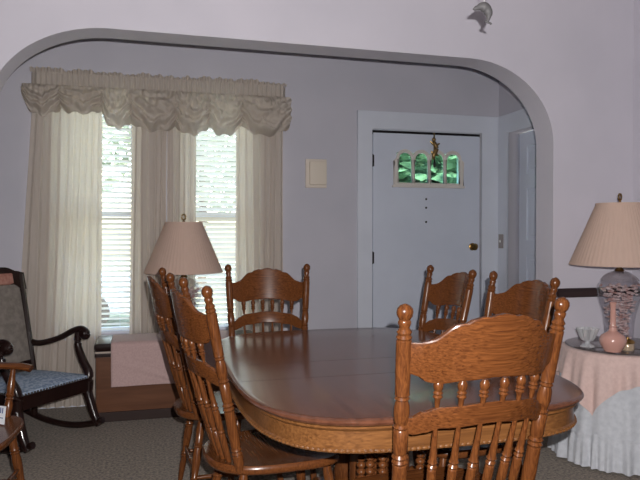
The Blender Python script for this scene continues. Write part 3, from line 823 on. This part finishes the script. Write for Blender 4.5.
# dolphin body: arc from beak to tail
pth = smooth_path([(-.040, 0, .046), (-.026, 0, .052), (-.008, 0, .058), (.008, 0, .052), (.016, 0, .036), (.015, 0, .020), (.011, 0, .010)], 5)
rd = [interp(k / (len(pth) - 1), [(0, .003), (.15, .008), (.4, .0165), (.6, .0145), (.85, .006), (1, .004)]) for k in range(len(pth))]
bm = tube(B(), pth, rd, 12, 1.0, up=(0, 1, 0)); obj('dolphin_body', bm, pewter, pc)
bm = B(); box(bm, (-.012, -.002, .002), (.014, .002, .009), .0018, Matrix.Translation((.012, 0, .003)) @ Matrix.Rotation(R(18), 4, 'Y')); box(bm, (-.003, -.0015, 0), (.006, .0015, .014), .001, Matrix.Translation((.012, 0, .052)) @ Matrix.Rotation(R(35), 4, 'Y')); obj('fin', bm, pewter, pc, False)
pc2 = thing('pull_chain', 'thin pull chain with a white bead, beside the dolphin pendant at the top', 'pull chain', (PX + .010, PY - .03, PZ))
obj('chain', tube(B(), [(0, 0, .03), (0, 0, H - PZ)], .0012, 6), bead_white, pc2)
bm = B(); bmesh.ops.create_uvsphere(bm, u_segments=12, v_segments=8, radius=.0055, matrix=Matrix.Translation((0, 0, .028))); obj('bead', bm, bead_white, pc2)

# ------------------------------------------------------------------ outdoors
gm = noisy(mat('lawn_grass', rough=.9), (.24, .27, .17), (.34, .36, .25), nscale=3)
struct('ground', box(B(), (-25, FY + .3, -.5), (25, 40, -.42)), gm)
leafm = noisy(mat('leaves', rough=.6), (.14, .20, .14), (.28, .36, .27), nscale=3)
bark = noisy(mat('bark', rough=.9), (.06, .045, .035), (.12, .09, .07), nscale=12)
def tree(name, loc, h, r, label, n=1500, seed=0, leaf=.16):
    t = thing(name, label, 'tree' if 'tree' in name else 'bush', loc)
    rnd = random.Random(seed)
    bm = B()
    for k in range(n):
        d = Vector((rnd.gauss(0, 1), rnd.gauss(0, 1), rnd.gauss(0, 1))).normalized() * (rnd.random() ** .4)
        c = Vector((d.x * r, d.y * r, h + d.z * r * .9))
        s = leaf * rnd.uniform(.6, 1.3)
        M = Matrix.Translation(c) @ Matrix.Rotation(rnd.uniform(0, 6), 4, 'Z') @ Matrix.Rotation(rnd.uniform(0, 3), 4, 'X')
        vs = [bm.verts.new(M @ Vector(p)) for p in ((-s, 0, 0), (0, -s * .5, .02), (s, 0, 0), (0, s * .5, .02))]
        bm.faces.new(vs)
    obj('foliage', bm, leafm, t, False)
    bm = B(); tube(bm, [(0, 0, 0), (.05, 0, h * .5), (0, 0, h)], [.16, .12, .06], 8); obj('trunk', bm, bark, t)
tree('shade_tree', (-2.6, 15, -.43), 3.6, 2.3, 'leafy green tree outside, seen through the left window', 2200, 1)
tree('shade_tree', (1.6, 19, -.43), 4.2, 2.6, 'leafy green tree across the lawn, seen faintly through the right window blind', 1800, 2)
tree('garden_bush', (3.9, 8.2, -.43), 1.9, 1.5, 'green bush outside behind the arched glass of the front door', 5000, 3, .15)
tree('garden_bush', (6.9, 9.6, -.43), 2.1, 1.4, 'green bush outside to the right, behind the right arch of the door glass', 1400, 4, .12)
# parked pale blue car beyond the lawn
car = thing('parked_car', 'pale blue parked car outside, seen low through the left window', 'car', (-2.2, 12.2, -.42), R(4))
carm = mat('pale_blue_car_paint', (.30, .42, .62), .25, .1, coat=.6)
body = [(-2.1, .25), (-2.15, .62), (-2.0, .85), (-1.2, .92), (-.75, 1.36), (.65, 1.38), (1.25, .95), (2.05, .84), (2.15, .55), (2.1, .25)]
obj('body', plate([body], 1.6, 'Y', -.8, .06), carm, car, False)
winm = mat('car_window', (.05, .07, .09), .1)
obj('side_window', plate([[(-1.0, .95), (-.68, 1.29), (-.05, 1.30), (-.05, .95)]], .01, 'Y', -.808), winm, car, False)
obj('side_window', plate([[(.02, .95), (.02, 1.30), (.58, 1.31), (1.0, .95)]], .01, 'Y', -.808), winm, car, False)
tyre = mat('tyre_rubber', (.02, .02, .02), .8)
for x in (-1.3, 1.3):
    for y in (-.72, .72):
        bm = B(); turned(bm, (x, y - .1, .31), (x, y + .1, .31), [(0, .24), (.1, .31), (.9, .31), (1, .24)], 24); obj('wheel', bm, tyre, car)

# ------------------------------------------------------------------ light
w = bpy.data.worlds.new('World'); S.world = w; w.use_nodes = True
N = w.node_tree.nodes; Lk = w.node_tree.links
sky = N.new('ShaderNodeTexSky'); sky.sky_type = 'NISHITA'; sky.sun_disc = False; sky.sun_elevation = R(48); sky.sun_rotation = R(200); sky.air_density = 1.0; sky.dust_density = 2.5
bg = N['Background']; bg.inputs['Strength'].default_value = 1.8
vm = N.new('ShaderNodeVectorMath'); vm.operation = 'MULTIPLY'; vm.inputs[1].default_value = (1.12, 1.0, .84)
Lk.new(sky.outputs[0], vm.inputs[0]); Lk.new(vm.outputs[0], bg.inputs['Color'])
def light(name, kind, loc, rot, energy, color=(1, 1, 1), **kw):
    d = bpy.data.lights.new(name, kind); d.energy = energy; d.color = color
    for k, v in kw.items(): setattr(d, k, v)
    o = bpy.data.objects.new(name, d); COL.objects.link(o); o.location = loc; o.rotation_euler = rot
    return o
light('sun', 'SUN', (0, 30, 20), (R(40), 0, R(25)), 7, (1, .96, .88), angle=R(.6))
# the camera's own flash, a little right of and above the lens
YAW, PITCH = R(-15), R(.868)
fwd = Vector((math.sin(-YAW), math.cos(-YAW), 0)); right = Vector((math.cos(-YAW), -math.sin(-YAW), 0))
cam_loc = Vector((0, 0, 1.25))
fl = cam_loc + right * .045 + Vector((0, 0, .07)) + fwd * .01
light('camera_flash', 'SPOT', fl, (R(90), 0, YAW), 345, (1, .965, .955), shadow_soft_size=.007, spot_size=R(86), spot_blend=.5)
# added fill light for the dining room, no fixture (above the frame)
light('dining_fill', 'POINT', (.4, .9, 2.45), (0, 0, 0), 2.5, (1, .86, .74), shadow_soft_size=.12)

# ------------------------------------------------------------------ camera
cd = bpy.data.cameras.new('Camera'); cam = bpy.data.objects.new('Camera', cd); COL.objects.link(cam)
cd.sensor_width = 36; cd.lens = 36 * 660 / 640; cd.clip_start = .02
cam.location = cam_loc; cam.rotation_euler = (R(90) - PITCH, 0, YAW)
S.camera = cam
vs = S.view_settings
vs.view_transform = 'Standard'; vs.look = 'None'; vs.exposure = 0; vs.gamma = 1; vs.use_curve_mapping = False
S.cycles.use_denoising = True
S.cycles.max_bounces = 10; S.cycles.transparent_max_bounces = 24
S.cycles.sample_clamp_indirect = 4
